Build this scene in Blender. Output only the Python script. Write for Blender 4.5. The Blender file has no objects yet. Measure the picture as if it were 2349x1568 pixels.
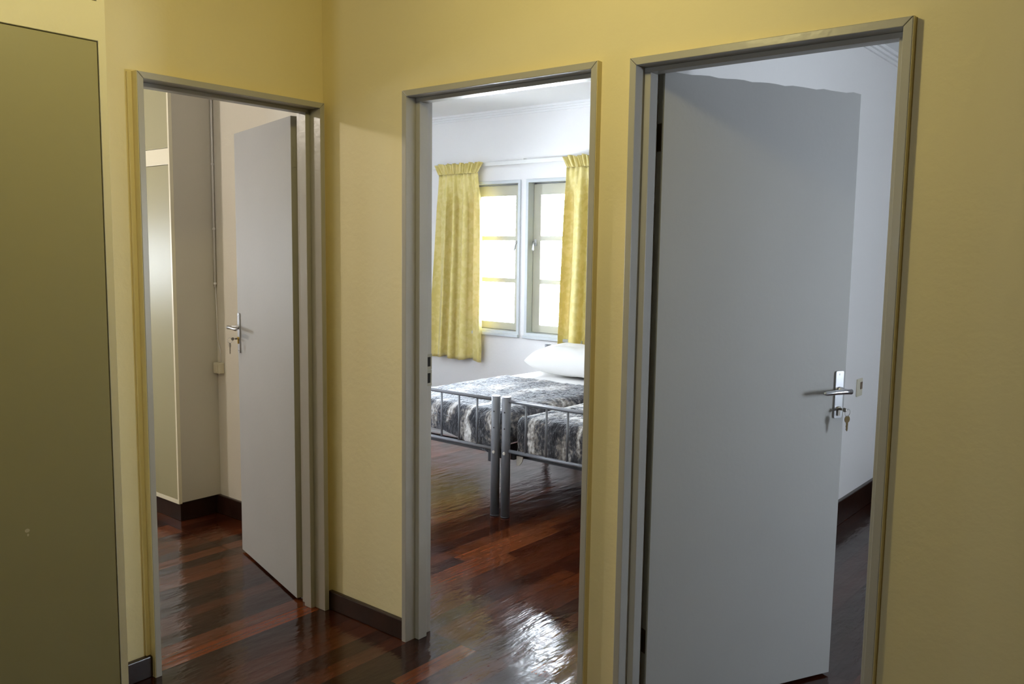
import bpy, bmesh, math, random
from mathutils import Vector, Matrix, noise
random.seed(7)
S = bpy.context.scene
C = S.collection
PI = math.pi

# ------------------------------------------------------------------ camera
cd = bpy.data.cameras.new('camera')
cam = bpy.data.objects.new('camera', cd); C.objects.link(cam)
yaw, pitch, roll, FPX = -0.684111, 0.107577, 0.0139996, 1958.176
F = Vector((math.sin(yaw)*math.cos(pitch), math.cos(yaw)*math.cos(pitch), -math.sin(pitch)))
r0 = Vector((math.cos(yaw), -math.sin(yaw), 0)); u0 = r0.cross(F)
Rv = r0*math.cos(roll)+u0*math.sin(roll); Uv = u0*math.cos(roll)-r0*math.sin(roll)
M = Matrix((Rv, Uv, -F)).transposed().to_4x4(); M.translation = Vector((2.795618, -2.214266, 1.510065))
cam.matrix_world = M
cd.sensor_width = 36; cd.lens = FPX/2349*36; cd.clip_start = 0.05; cd.clip_end = 200
S.camera = cam

# ------------------------------------------------------------------ daylight, lamps, exposure
SKY = 125.0
w = bpy.data.worlds.new('sky'); S.world = w; w.use_nodes = True
bg = w.node_tree.nodes['Background']
bg.inputs[0].default_value = (0.86, 0.90, 1.0, 1); bg.inputs[1].default_value = SKY
S.view_settings.view_transform = 'Standard'; S.view_settings.look = 'None'
S.view_settings.gamma = 1; S.view_settings.use_curve_mapping = False
S.view_settings.exposure = 0.0
S.cycles.max_bounces = 10; S.cycles.diffuse_bounces = 6; S.cycles.glossy_bounces = 4
S.cycles.transparent_max_bounces = 10; S.cycles.transmission_bounces = 4
S.cycles.sample_clamp_indirect = 10.0; S.cycles.caustics_reflective = False
S.cycles.use_denoising = True

def lamp(name, loc, power, color, rad):
    l = bpy.data.lights.new(name, 'POINT'); l.energy = power; l.color = color; l.shadow_soft_size = rad
    o = bpy.data.objects.new(name, l); o.location = loc; C.objects.link(o)
    return o
HALL_LAMP = (1.42, -1.08, 2.50)
ROOM_LAMP = (-2.02, -1.58, 2.52)
lamp('hall_lamp_light', HALL_LAMP, 25, (1.0, 0.86, 0.38), 0.07)
lamp('room_lamp_light', ROOM_LAMP, 60, (1.0, 0.89, 0.76), 0.06)
def portal(name, loc, rot, sx, sy):
    l = bpy.data.lights.new(name, 'AREA'); l.shape = 'RECTANGLE'; l.size = sx; l.size_y = sy
    l.cycles.is_portal = True
    o = bpy.data.objects.new(name, l); o.location = loc; o.rotation_euler = rot; C.objects.link(o)

# ------------------------------------------------------------------ dimensions
ZC = 2.66                                  # ceiling
T = 0.11                                   # partition thickness
YB = 3.35                                  # far outer wall (inner face)
D1 = dict(a=-0.7842, b=-0.0248, h=2.072, p=0.0418)    # door frame 1 in the left wall (along y)
D2 = dict(a=0.4811, b=1.3238, h=2.0748, p=0.0260)     # door frame 2 in the back wall (along x)
D3 = dict(a=1.4373, b=2.2080, h=2.0676, p=0.0250)
FW = 0.0215                                # frame lip width
# windows in the outer walls: name, wall, along0, along1, z0, z1
W1 = (-2.26, -1.666, 0.80, 2.084)
W2 = (-1.607, -1.013, 0.80, 2.084)

# ------------------------------------------------------------------ material helpers
def mat(name, col, rough=0.5, metal=0.0, bump=None, spec=0.5, vary=0.0, vscale=3.0, **kw):
    m = bpy.data.materials.new(name); m.use_nodes = True
    nt = m.node_tree; b = nt.nodes['Principled BSDF']
    b.inputs['Base Color'].default_value = (*col, 1); b.inputs['Roughness'].default_value = rough
    b.inputs['Metallic'].default_value = metal; b.inputs['Specular IOR Level'].default_value = spec
    for k, v in kw.items(): b.inputs[k.replace('_', ' ')].default_value = v
    tc = nt.nodes.new('ShaderNodeTexCoord')
    if vary:
        n = nt.nodes.new('ShaderNodeTexNoise'); n.inputs['Scale'].default_value = vscale; n.inputs['Detail'].default_value = 4
        nt.links.new(tc.outputs['Object'], n.inputs['Vector'])
        cr = nt.nodes.new('ShaderNodeValToRGB')
        cr.color_ramp.elements[0].position = 0.3; cr.color_ramp.elements[1].position = 0.7
        cr.color_ramp.elements[0].color = (*[c*(1-vary) for c in col], 1)
        cr.color_ramp.elements[1].color = (*[min(1, c*(1+vary)) for c in col], 1)
        nt.links.new(n.outputs['Fac'], cr.inputs['Fac']); nt.links.new(cr.outputs['Color'], b.inputs['Base Color'])
    if bump:
        sc, st = bump
        n = nt.nodes.new('ShaderNodeTexNoise'); n.inputs['Scale'].default_value = sc; n.inputs['Detail'].default_value = 3
        nt.links.new(tc.outputs['Object'], n.inputs['Vector'])
        bp = nt.nodes.new('ShaderNodeBump'); bp.inputs['Strength'].default_value = st; bp.inputs['Distance'].default_value = 0.004
        nt.links.new(n.outputs['Fac'], bp.inputs['Height']); nt.links.new(bp.outputs['Normal'], b.inputs['Normal'])
    return m

m_wall = mat('yellow_wall_paint', (0.76, 0.675, 0.415), 0.55, bump=(38, 0.35), spec=0.3, vary=0.02, vscale=1.5)
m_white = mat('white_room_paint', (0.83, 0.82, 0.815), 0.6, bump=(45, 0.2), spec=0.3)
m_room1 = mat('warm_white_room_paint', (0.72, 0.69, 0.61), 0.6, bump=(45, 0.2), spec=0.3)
m_ceil = mat('white_ceiling_paint', (0.82, 0.82, 0.82), 0.7, bump=(30, 0.1), spec=0.2)
m_hceil = mat('cream_hall_ceiling', (0.50, 0.46, 0.36), 0.7, spec=0.2)
m_grey = mat('grey_gloss_paint', (0.40, 0.388, 0.36), 0.32, bump=(22, 0.35), spec=0.5)
m_leaf = mat('grey_door_paint', (0.398, 0.398, 0.392), 0.55, bump=(60, 0.12), spec=0.22, vary=0.02)
m_edge = mat('olive_grey_edge_paint', (0.33, 0.315, 0.25), 0.5)
m_sash = mat('sage_grey_window_paint', (0.44, 0.43, 0.35), 0.45)
m_wframe = mat('pale_grey_window_paint', (0.50, 0.53, 0.55), 0.45)
m_skirt = mat('dark_varnished_wood', (0.022, 0.009, 0.006), 0.28, spec=0.5, bump=(15, 0.3), vary=0.4, vscale=9)
m_cream = mat('cream_cupboard_paint', (0.80, 0.76, 0.60), 0.4, bump=(20, 0.4), spec=0.4)
m_side = mat('warm_grey_cupboard_side', (0.60, 0.575, 0.51), 0.5, bump=(30, 0.2))
m_green = mat('green_grey_cupboard_paint', (0.37, 0.35, 0.215), 0.40, bump=(12, 0.06), spec=0.3)
m_gap = mat('dark_gap', (0.03, 0.018, 0.012), 0.9)
m_chrome = mat('brushed_steel', (0.62, 0.63, 0.66), 0.28, 1.0)
m_nickel = mat('dull_nickel', (0.30, 0.28, 0.25), 0.35, 1.0)
m_brass = mat('brass', (0.55, 0.38, 0.10), 0.3, 1.0)
m_hinge = mat('dark_brass_hinge', (0.10, 0.07, 0.03), 0.45, 0.8)
m_black = mat('black_hole', (0.012, 0.009, 0.007), 0.8)
m_tube = mat('grey_powder_coated_steel', (0.15, 0.153, 0.165), 0.38, 0.3)
m_under = mat('black_steel_underframe', (0.015, 0.015, 0.018), 0.5)
m_plastic = mat('cream_plastic', (0.66, 0.62, 0.48), 0.4)
m_beige = mat('beige_plastic', (0.42, 0.39, 0.33), 0.5)
m_sheet = mat('white_sheet_cotton', (0.80, 0.785, 0.77), 0.8, bump=(14, 0.5))
m_pillow = mat('white_pillow_cotton', (0.74, 0.73, 0.71), 0.85, bump=(18, 0.35))
m_rail = mat('white_curtain_rail', (0.78, 0.78, 0.76), 0.35)
m_bark = mat('bark', (0.09, 0.06, 0.04), 0.9)

def glass():
    m = bpy.data.materials.new('window_glass'); m.use_nodes = True
    nt = m.node_tree; nt.nodes.remove(nt.nodes['Principled BSDF']); out = nt.nodes['Material Output']
    t = nt.nodes.new('ShaderNodeBsdfTransparent'); g = nt.nodes.new('ShaderNodeBsdfGlossy'); g.inputs['Roughness'].default_value = 0.02
    fr = nt.nodes.new('ShaderNodeFresnel'); fr.inputs['IOR'].default_value = 1.45
    mx = nt.nodes.new('ShaderNodeMixShader'); nt.links.new(fr.outputs[0], mx.inputs[0])
    t.inputs[0].default_value = (0.94, 0.97, 0.97, 1)
    nt.links.new(t.outputs[0], mx.inputs[1]); nt.links.new(g.outputs[0], mx.inputs[2]); nt.links.new(mx.outputs[0], out.inputs[0])
    return m
m_glass = glass()

def N(nt, kind, **kw):
    n = nt.nodes.new(kind)
    for k, v in kw.items():
        if k.startswith('i'): n.inputs[int(k[1:])].default_value = v
        else: setattr(n, k, v)
    return n
def mth(nt, op, a, b=None, c=None):
    n = nt.nodes.new('ShaderNodeMath'); n.operation = op
    for i, v in enumerate((a, b, c)):
        if v is None: continue
        if hasattr(v, 'is_linked') or hasattr(v, 'node'): nt.links.new(v, n.inputs[i])
        else: n.inputs[i].default_value = v
    return n.outputs[0]

def floor_material():
    m = bpy.data.materials.new('varnished_hardwood_planks'); m.use_nodes = True
    nt = m.node_tree; L = nt.links.new; b = nt.nodes['Principled BSDF']
    tc = N(nt, 'ShaderNodeTexCoord'); sp = N(nt, 'ShaderNodeSeparateXYZ'); L(tc.outputs['Object'], sp.inputs[0])
    x, y = sp.outputs[0], sp.outputs[1]
    PW = 0.083
    hall = mth(nt, 'LESS_THAN', y, 0.104)                       # the boards break at the bedroom threshold
    xr = mth(nt, 'ADD', x, 0.072); xs = mth(nt, 'DIVIDE', xr, PW)
    xi = mth(nt, 'FLOOR', xs); xf = mth(nt, 'FRACT', xs)
    wn = N(nt, 'ShaderNodeTexWhiteNoise', noise_dimensions='2D')
    cb = N(nt, 'ShaderNodeCombineXYZ'); L(xi, cb.inputs[0]); L(hall, cb.inputs[1]); L(cb.outputs[0], wn.inputs['Vector'])
    off = mth(nt, 'MULTIPLY', wn.outputs['Value'], 7.3)
    ys = mth(nt, 'DIVIDE', mth(nt, 'ADD', y, off), 1.15)
    # no cross joint near the doorway frames of the first plank rows
    yi = mth(nt, 'FLOOR', ys); yf = mth(nt, 'FRACT', ys)
    wn2 = N(nt, 'ShaderNodeTexWhiteNoise', noise_dimensions='3D')
    cb2 = N(nt, 'ShaderNodeCombineXYZ'); L(xi, cb2.inputs[0]); L(yi, cb2.inputs[1]); L(hall, cb2.inputs[2]); L(cb2.outputs[0], wn2.inputs['Vector'])
    rnd = wn2.outputs['Value']
    cr = N(nt, 'ShaderNodeValToRGB'); L(rnd, cr.inputs[0])
    e = cr.color_ramp.elements
    e[0].position = 0; e[0].color = (0.022, 0.006, 0.003, 1)
    e[1].position = 1; e[1].color = (0.165, 0.042, 0.012, 1)
    for p, c in ((0.3, (0.042, 0.010, 0.004)), (0.6, (0.072, 0.017, 0.006)), (0.85, (0.110, 0.027, 0.008))):
        q = e.new(p); q.color = (*c, 1)
    # grain
    mp = N(nt, 'ShaderNodeMapping'); mp.inputs['Scale'].default_value = (75, 2.0, 1)
    cbg = N(nt, 'ShaderNodeCombineXYZ'); L(x, cbg.inputs[0]); L(y, cbg.inputs[1]); L(mth(nt, 'MULTIPLY', rnd, 30.0), cbg.inputs[2])
    L(cbg.outputs[0], mp.inputs[0])
    gn = N(nt, 'ShaderNodeTexNoise'); gn.inputs['Scale'].default_value = 1; gn.inputs['Detail'].default_value = 5; L(mp.outputs[0], gn.inputs['Vector'])
    gr = N(nt, 'ShaderNodeMapRange'); gr.inputs[1].default_value = .3; gr.inputs[2].default_value = .7; gr.inputs[3].default_value = .5; gr.inputs[4].default_value = 1.05
    L(gn.outputs['Fac'], gr.inputs[0])
    # the one bright orange board that runs through the first doorway
    isx = mth(nt, 'COMPARE', xi, 0.0, 0.5)
    isy = mth(nt, 'MULTIPLY', mth(nt, 'GREATER_THAN', y, -0.86), mth(nt, 'LESS_THAN', y, 0.012))
    org = mth(nt, 'MULTIPLY', isx, isy)
    mx = N(nt, 'ShaderNodeMix', data_type='RGBA'); L(org, mx.inputs[0]); L(cr.outputs[0], mx.inputs[6]); mx.inputs[7].default_value = (0.17, 0.036, 0.008, 1)
    vm = N(nt, 'ShaderNodeVectorMath', operation='SCALE'); L(mx.outputs[2], vm.inputs[0]); L(gr.outputs[0], vm.inputs[3])
    # seams
    ed = mth(nt, 'ABSOLUTE', mth(nt, 'SUBTRACT', xf, 0.5))
    sx = mth(nt, 'GREATER_THAN', ed, 0.476)
    sy = mth(nt, 'LESS_THAN', yf, 0.0018)
    th = mth(nt, 'LESS_THAN', mth(nt, 'ABSOLUTE', mth(nt, 'SUBTRACT', y, 0.104)), 0.0035)
    seam = mth(nt, 'MAXIMUM', mth(nt, 'MAXIMUM', sx, sy), th)
    mx2 = N(nt, 'ShaderNodeMix', data_type='RGBA'); L(mth(nt, 'MULTIPLY', seam, 0.9), mx2.inputs[0]); L(vm.outputs[0], mx2.inputs[6]); mx2.inputs[7].default_value = (0.006, 0.003, 0.002, 1)
    L(mx2.outputs[2], b.inputs['Base Color'])
    # worn varnish: patchy roughness
    wr = N(nt, 'ShaderNodeTexNoise'); wr.inputs['Scale'].default_value = 7; wr.inputs['Detail'].default_value = 6; L(tc.outputs['Object'], wr.inputs['Vector'])
    mr = N(nt, 'ShaderNodeMapRange'); mr.inputs[1].default_value = .35; mr.inputs[2].default_value = .65; mr.inputs[3].default_value = .11; mr.inputs[4].default_value = .20
    L(wr.outputs['Fac'], mr.inputs[0]); L(mr.outputs[0], b.inputs['Roughness'])
    b.inputs['Specular IOR Level'].default_value = 0.5
    # cupped, slightly tilted boards and wavy varnish
    tilt = mth(nt, 'MULTIPLY', mth(nt, 'SUBTRACT', rnd, 0.5), mth(nt, 'SUBTRACT', xf, 0.5))
    cup = mth(nt, 'MULTIPLY', mth(nt, 'MULTIPLY', ed, ed), 0.35)
    wv = N(nt, 'ShaderNodeTexNoise'); wv.inputs['Scale'].default_value = 1; wv.inputs['Detail'].default_value = 3
    mp2 = N(nt, 'ShaderNodeMapping'); mp2.inputs['Scale'].default_value = (20, 6, 1); L(cbg.outputs[0], mp2.inputs[0]); L(mp2.outputs[0], wv.inputs['Vector'])
    fn = N(nt, 'ShaderNodeTexNoise'); fn.inputs['Scale'].default_value = 48; L(tc.outputs['Object'], fn.inputs['Vector'])
    h = mth(nt, 'ADD', mth(nt, 'ADD', mth(nt, 'MULTIPLY', tilt, 0.9), cup), mth(nt, 'MULTIPLY', wv.outputs['Fac'], 1.7))
    h = mth(nt, 'ADD', h, mth(nt, 'MULTIPLY', fn.outputs['Fac'], 0.14))
    h = mth(nt, 'SUBTRACT', h, mth(nt, 'MULTIPLY', seam, 0.35))
    bp = N(nt, 'ShaderNodeBump'); bp.inputs['Strength'].default_value = 0.55; bp.inputs['Distance'].default_value = 0.003
    L(h, bp.inputs['Height']); L(bp.outputs[0], b.inputs['Normal'])
    return m
m_floor = floor_material()

def fur_material():
    m = bpy.data.materials.new('striped_faux_fur'); m.use_nodes = True
    nt = m.node_tree; L = nt.links.new; b = nt.nodes['Principled BSDF']
    tc = N(nt, 'ShaderNodeTexCoord')
    sp = N(nt, 'ShaderNodeSeparateXYZ'); L(tc.outputs['Object'], sp.inputs[0])
    drop = mth(nt, 'SUBTRACT', sp.outputs[1], sp.outputs[2])       # runs down over the foot end
    cb = N(nt, 'ShaderNodeCombineXYZ'); L(sp.outputs[0], cb.inputs[0]); L(drop, cb.inputs[1])
    mp = N(nt, 'ShaderNodeMapping'); mp.inputs['Scale'].default_value = (7.5, 2.0, 1); L(cb.outputs[0], mp.inputs[0])
    n1 = N(nt, 'ShaderNodeTexNoise'); n1.inputs['Scale'].default_value = 1; n1.inputs['Detail'].default_value = 3; n1.inputs['Distortion'].default_value = 0.9; L(mp.outputs[0], n1.inputs['Vector'])
    mp2 = N(nt, 'ShaderNodeMapping'); mp2.inputs['Scale'].default_value = (60, 28, 40); L(tc.outputs['Object'], mp2.inputs[0])
    n2 = N(nt, 'ShaderNodeTexNoise'); n2.inputs['Scale'].default_value = 1; n2.inputs['Detail'].default_value = 4; L(mp2.outputs[0], n2.inputs['Vector'])
    f = mth(nt, 'ADD', n1.outputs['Fac'], mth(nt, 'MULTIPLY', mth(nt, 'SUBTRACT', n2.outputs['Fac'], 0.5), 0.42))
    cr = N(nt, 'ShaderNodeValToRGB'); L(f, cr.inputs[0]); e = cr.color_ramp.elements
    e[0].position = 0.40; e[0].color = (0.014, 0.015, 0.021, 1)
    e[1].position = 0.68; e[1].color = (0.72, 0.70, 0.68, 1)
    q = e.new(0.49); q.color = (0.050, 0.048, 0.055, 1)
    q = e.new(0.57); q.color = (0.24, 0.215, 0.19, 1)
    L(cr.outputs[0], b.inputs['Base Color'])
    b.inputs['Roughness'].default_value = 0.85
    b.inputs['Sheen Weight'].default_value = 1.0; b.inputs['Sheen Roughness'].default_value = 0.3; b.inputs['Sheen Tint'].default_value = (0.92, 0.95, 1, 1)
    n3 = N(nt, 'ShaderNodeTexNoise'); n3.inputs['Scale'].default_value = 1; n3.inputs['Detail'].default_value = 4
    mp3 = N(nt, 'ShaderNodeMapping'); mp3.inputs['Scale'].default_value = (110, 45, 60); L(tc.outputs['Object'], mp3.inputs[0]); L(mp3.outputs[0], n3.inputs['Vector'])
    bp = N(nt, 'ShaderNodeBump'); bp.inputs['Strength'].default_value = 1.0; bp.inputs['Distance'].default_value = 0.010
    L(n3.outputs['Fac'], bp.inputs['Height']); L(bp.outputs[0], b.inputs['Normal'])
    return m
m_fur = fur_material()

def curtain_material():
    m = bpy.data.materials.new('yellow_damask_curtain'); m.use_nodes = True
    nt = m.node_tree; L = nt.links.new; b = nt.nodes['Principled BSDF']; out = nt.nodes['Material Output']
    tc = N(nt, 'ShaderNodeTexCoord')
    v = N(nt, 'ShaderNodeTexNoise'); v.inputs['Scale'].default_value = 22; v.inputs['Detail'].default_value = 2; L(tc.outputs['Object'], v.inputs['Vector'])
    cr = N(nt, 'ShaderNodeValToRGB'); L(v.outputs['Fac'], cr.inputs[0]); e = cr.color_ramp.elements
    e[0].position = .45; e[0].color = (0.64, 0.53, 0.17, 1); e[1].position = .55; e[1].color = (0.71, 0.60, 0.235, 1)
    L(cr.outputs[0], b.inputs['Base Color']); b.inputs['Roughness'].default_value = 0.6
    b.inputs['Sheen Weight'].default_value = 0.2
    tr = N(nt, 'ShaderNodeBsdfTranslucent'); tr.inputs[0].default_value = (0.62, 0.40, 0.06, 1)
    mx = N(nt, 'ShaderNodeMixShader'); mx.inputs[0].default_value = 0.07
    L(b.outputs[0], mx.inputs[1]); L(tr.outputs[0], mx.inputs[2]); L(mx.outputs[0], out.inputs[0])
    return m
m_curtain = curtain_material()

def chipped(base, spots):
    """the cupboard door paint with small chips that show the pale undercoat"""
    m = base.copy(); m.name = 'chipped_green_grey_paint'; nt = m.node_tree; L = nt.links.new; b = nt.nodes['Principled BSDF']
    tc = N(nt, 'ShaderNodeTexCoord'); acc = None
    for (px, py, pz, sy, sz) in spots:
        vs = N(nt, 'ShaderNodeVectorMath', operation='SUBTRACT'); L(tc.outputs['Object'], vs.inputs[0]); vs.inputs[1].default_value = (px, py, pz)
        vmul = N(nt, 'ShaderNodeVectorMath', operation='MULTIPLY'); L(vs.outputs[0], vmul.inputs[0]); vmul.inputs[1].default_value = (0, 1/sy, 1/sz)
        ln = N(nt, 'ShaderNodeVectorMath', operation='LENGTH'); L(vmul.outputs[0], ln.inputs[0])
        s = mth(nt, 'LESS_THAN', ln.outputs['Value'], 1.0)
        acc = s if acc is None else mth(nt, 'MAXIMUM', acc, s)
    mx = N(nt, 'ShaderNodeMix', data_type='RGBA'); L(acc, mx.inputs[0]); mx.inputs[6].default_value = b.inputs['Base Color'].default_value
    mx.inputs[7].default_value = (0.62, 0.60, 0.48, 1); L(mx.outputs[2], b.inputs['Base Color'])
    return m

# ------------------------------------------------------------------ mesh helpers
def box(bm, x0, x1, y0, y1, z0, z1, mi=0):
    vs = [bm.verts.new((x, y, z)) for x in (x0, x1) for y in (y0, y1) for z in (z0, z1)]
    for q in ((0, 1, 3, 2), (4, 6, 7, 5), (0, 4, 5, 1), (2, 3, 7, 6), (0, 2, 6, 4), (1, 5, 7, 3)):
        f = bm.faces.new([vs[i] for i in q]); f.material_index = mi
def prism(bm, pts, ax, d0, d1):
    """polygon pts (two coordinates) extruded along axis ax"""
    def P(p, d):
        return {0: (d, p[0], p[1]), 1: (p[0], d, p[1]), 2: (p[0], p[1], d)}[ax]
    a = [bm.verts.new(P(p, d0)) for p in pts]; b = [bm.verts.new(P(p, d1)) for p in pts]
    bm.faces.new(a); bm.faces.new(b[::-1]); n = len(pts)
    for i in range(n): bm.faces.new((a[i], b[i], b[(i+1) % n], a[(i+1) % n]))
def tube(bm, pts, rad, seg=12, caps=True):
    pts = [Vector(p) for p in pts]; rings = []
    if not isinstance(rad, (list, tuple)): rad = [rad]*len(pts)
    up = None
    for i, p in enumerate(pts):
        d = (pts[min(i+1, len(pts)-1)]-pts[max(i-1, 0)]).normalized()
        if up is None: up = d.orthogonal().normalized()
        a = (up-d*up.dot(d)).normalized(); up = a; c = d.cross(a)
        rings.append([bm.verts.new(p+(a*math.cos(t)+c*math.sin(t))*rad[i]) for t in [2*PI*k/seg for k in range(seg)]])
    for r1, r2 in zip(rings, rings[1:]):
        for k in range(seg): f = bm.faces.new((r1[k], r1[(k+1) % seg], r2[(k+1) % seg], r2[k])); f.smooth = True
    if caps: bm.faces.new(rings[0][::-1]); bm.faces.new(rings[-1])
def slab(bm, cu, cv, holes, n0, n1, fn):
    """a wall of thickness n0..n1 over the cuts cu x cv with rectangular holes; fn(u, v, n) -> xyz. Faces at n0 get slot 0, at n1 slot 1"""
    nu, nv = len(cu)-1, len(cv)-1
    def solid(i, j):
        if not (0 <= i < nu and 0 <= j < nv): return False
        u, v = (cu[i]+cu[i+1])/2, (cv[j]+cv[j+1])/2
        return not any(a < u < b and c < v < d for a, b, c, d in holes)
    cache = {}
    def V(i, j, s):
        k = (i, j, s)
        if k not in cache: cache[k] = bm.verts.new(fn(cu[i], cv[j], (n0, n1)[s]))
        return cache[k]
    for i in range(nu):
        for j in range(nv):
            if not solid(i, j): continue
            for s in (0, 1):
                f = bm.faces.new([V(i, j, s), V(i+1, j, s), V(i+1, j+1, s), V(i, j+1, s)]); f.material_index = s
            for di, dj, a, b in ((-1, 0, (i, j), (i, j+1)), (1, 0, (i+1, j), (i+1, j+1)), (0, -1, (i, j), (i+1, j)), (0, 1, (i, j+1), (i+1, j+1))):
                if not solid(i+di, j+dj):
                    f = bm.faces.new([V(*a, 0), V(*b, 0), V(*b, 1), V(*a, 1)]); f.material_index = 1
def finish(name, bm, mats, parent=None, bevel=0, smooth=False, local=False, sub=0):
    if parent is not None and not local:
        off = Vector((0, 0, 0)); q = parent
        while q is not None: off += q.location; q = q.parent
        bmesh.ops.translate(bm, verts=bm.verts, vec=-off)
    bmesh.ops.recalc_face_normals(bm, faces=bm.faces)
    me = bpy.data.meshes.new(name); bm.to_mesh(me); bm.free()
    for m in (mats if isinstance(mats, (list, tuple)) else [mats]): me.materials.append(m)
    if smooth:
        for p in me.polygons: p.use_smooth = True
    o = bpy.data.objects.new(name, me); C.objects.link(o)
    if parent is not None: o.parent = parent
    if bevel:
        b = o.modifiers.new('bevel', 'BEVEL'); b.width = bevel; b.segments = 2; b.limit_method = 'ANGLE'; b.angle_limit = 0.7
    if sub:
        s = o.modifiers.new('sub', 'SUBSURF'); s.levels = sub; s.render_levels = sub
    return o
def tag(o, label, cat, group=None, kind=None):
    o['label'] = label; o['category'] = cat
    if group: o['group'] = group
    if kind: o['kind'] = kind
    return o
def empty(name, loc, label=None, cat=None, group=None, kind=None, rz=0, parent=None):
    o = bpy.data.objects.new(name, None); C.objects.link(o); o.location = loc; o.rotation_euler = (0, 0, rz); o.empty_display_size = 0.05
    if parent: o.parent = parent
    if label: tag(o, label, cat, group, kind)
    return o
def B(): return bmesh.new()

# ------------------------------------------------------------------ structure
def make_wall(name, cu, cv, holes, n0, n1, fn, mats, label):
    bm = B(); slab(bm, sorted(set(cu)), sorted(set(cv)), holes, n0, n1, fn)
    return tag(finish(name, bm, mats), label, 'wall', kind='structure')
alongx = lambda y: (lambda u, v, n: (u, n, v))
fx = lambda u, v, n: (u, n, v)          # wall whose length runs in x
fy = lambda u, v, n: (n, u, v)          # wall whose length runs in y
XL, XR = -3.50, 5.2                     # far left of the rooms, right side of the hall
YH = -6.0                               # hall end behind the viewer
YP = 0.42                               # far wall of the first room
X3 = 1.262                               # left wall of the third room
XR3 = 4.6

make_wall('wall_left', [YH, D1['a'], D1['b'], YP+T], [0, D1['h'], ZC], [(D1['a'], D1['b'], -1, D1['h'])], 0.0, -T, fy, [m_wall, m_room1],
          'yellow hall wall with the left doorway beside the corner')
make_wall('wall_back', [0.0, D2['a'], D2['b'], D3['a'], D3['b'], XR], [0, D2['h'], D3['h'], ZC],
          [(D2['a'], D2['b'], -1, D2['h']), (D3['a'], D3['b'], -1, D3['h'])], 0.0, T, fx, [m_wall, m_white],
          'yellow hall wall pierced by the middle and right doorways')
make_wall('wall_right', [YH, 0.0], [0, ZC], [], XR, XR+T, fy, [m_wall, m_white], 'yellow side wall of the hall out of view on the right')
make_wall('wall_front', [0.0, 1.45, 1.8, XR], [0, 1.34, 1.7, ZC], [(1.45, 1.8, 1.34, 1.7)], YH, YH-T, fx, [m_wall, m_white], 'yellow hall wall behind the viewer with an added daylight fill window')
# first room
R1W = (-0.98, -0.66, 1.16, 1.58)
make_wall('wall_first_room_left', [-2.9, R1W[0], R1W[1], 1.35, 1.95, 3.35+T], [0, R1W[2], R1W[3], 1.05, 1.75, ZC], [(R1W[0], R1W[1], R1W[2], R1W[3]), (1.35, 1.95, 1.05, 1.75)], XL, XL-T, fy, [m_white, m_white],
          'white outer wall on the far left of the bedrooms with windows')
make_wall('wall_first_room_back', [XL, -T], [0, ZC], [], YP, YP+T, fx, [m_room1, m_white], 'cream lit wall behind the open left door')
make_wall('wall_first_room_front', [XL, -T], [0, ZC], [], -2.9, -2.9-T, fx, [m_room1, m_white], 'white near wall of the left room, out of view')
# bedroom wall with windows, continuing behind the third room
make_wall('wall_bedroom_back', [XL, W1[0], W1[1], W2[0], W2[1], XR3], [0, W1[2], W1[3], ZC], [W1, W2], YB, YB+0.14, fx, [m_white, m_white],
          'white bedroom wall with two casement windows and yellow curtains')
make_wall('wall_bedroom_right', [T, YB], [0, ZC], [], X3, X3-0.03, fy, [m_white, m_white], 'white wall behind the open right door with a switch plate')
R3W = (1.30, 1.68, 1.1, 1.68)
make_wall('wall_third_room_right', [T, R3W[0], R3W[1], YB], [0, R3W[2], R3W[3], ZC], [R3W], XR3, XR3+T, fy, [m_white, m_white], 'white window wall of the right room, out of view')

bm = B(); box(bm, XL-T, XR+T, YH-T, YB+0.14, -0.10, 0.0)
tag(finish('floor', bm, m_floor), 'glossy dark red hardwood plank floor', 'floor', kind='structure')
bm = B(); box(bm, XL-T, XR3+T, -0.0, YB+0.14, ZC, ZC+0.12); box(bm, XL-T, -0.0, -2.9-T, 0.0, ZC, ZC+0.12)
tag(finish('ceiling', bm, m_ceil), 'flat white bedroom ceiling', 'ceiling', kind='structure')
bm = B(); box(bm, 0.0, XR+T, YH-T, 0.0, ZC, ZC+0.12)
tag(finish('ceiling_hall', bm, m_hceil), 'cream hall ceiling above the view', 'ceiling', kind='structure')

# cornice in the bedroom and the third room (small cove)
def cornice(name, pts, label):
    """pts: list of (x, y) along the wall, profile grows to the left hand side of travel"""
    bm = B()
    for (x0, y0), (x1, y1) in zip(pts, pts[1:]):
        d = Vector((x1-x0, y1-y0)).normalized(); n = Vector((-d.y, d.x))
        for w_, z0, z1 in ((0.045, ZC-0.018, ZC), (0.028, ZC-0.034, ZC-0.018), (0.012, ZC-0.05, ZC-0.034)):
            q = [(x0, y0), (x1, y1), (x1+n.x*w_, y1+n.y*w_), (x0+n.x*w_, y0+n.y*w_)]
            prism(bm, q, 2, z0, z1)
    return tag(finish(name, bm, m_ceil), label, 'cornice', kind='structure')
cornice('trim_4', [(X3-0.03, YB), (XL, YB)], 'white cornice above the bedroom windows')
cornice('trim_5', [(XR3, YB), (X3, YB), (X3, T)], 'white cornice in the corner above the open right door')

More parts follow.
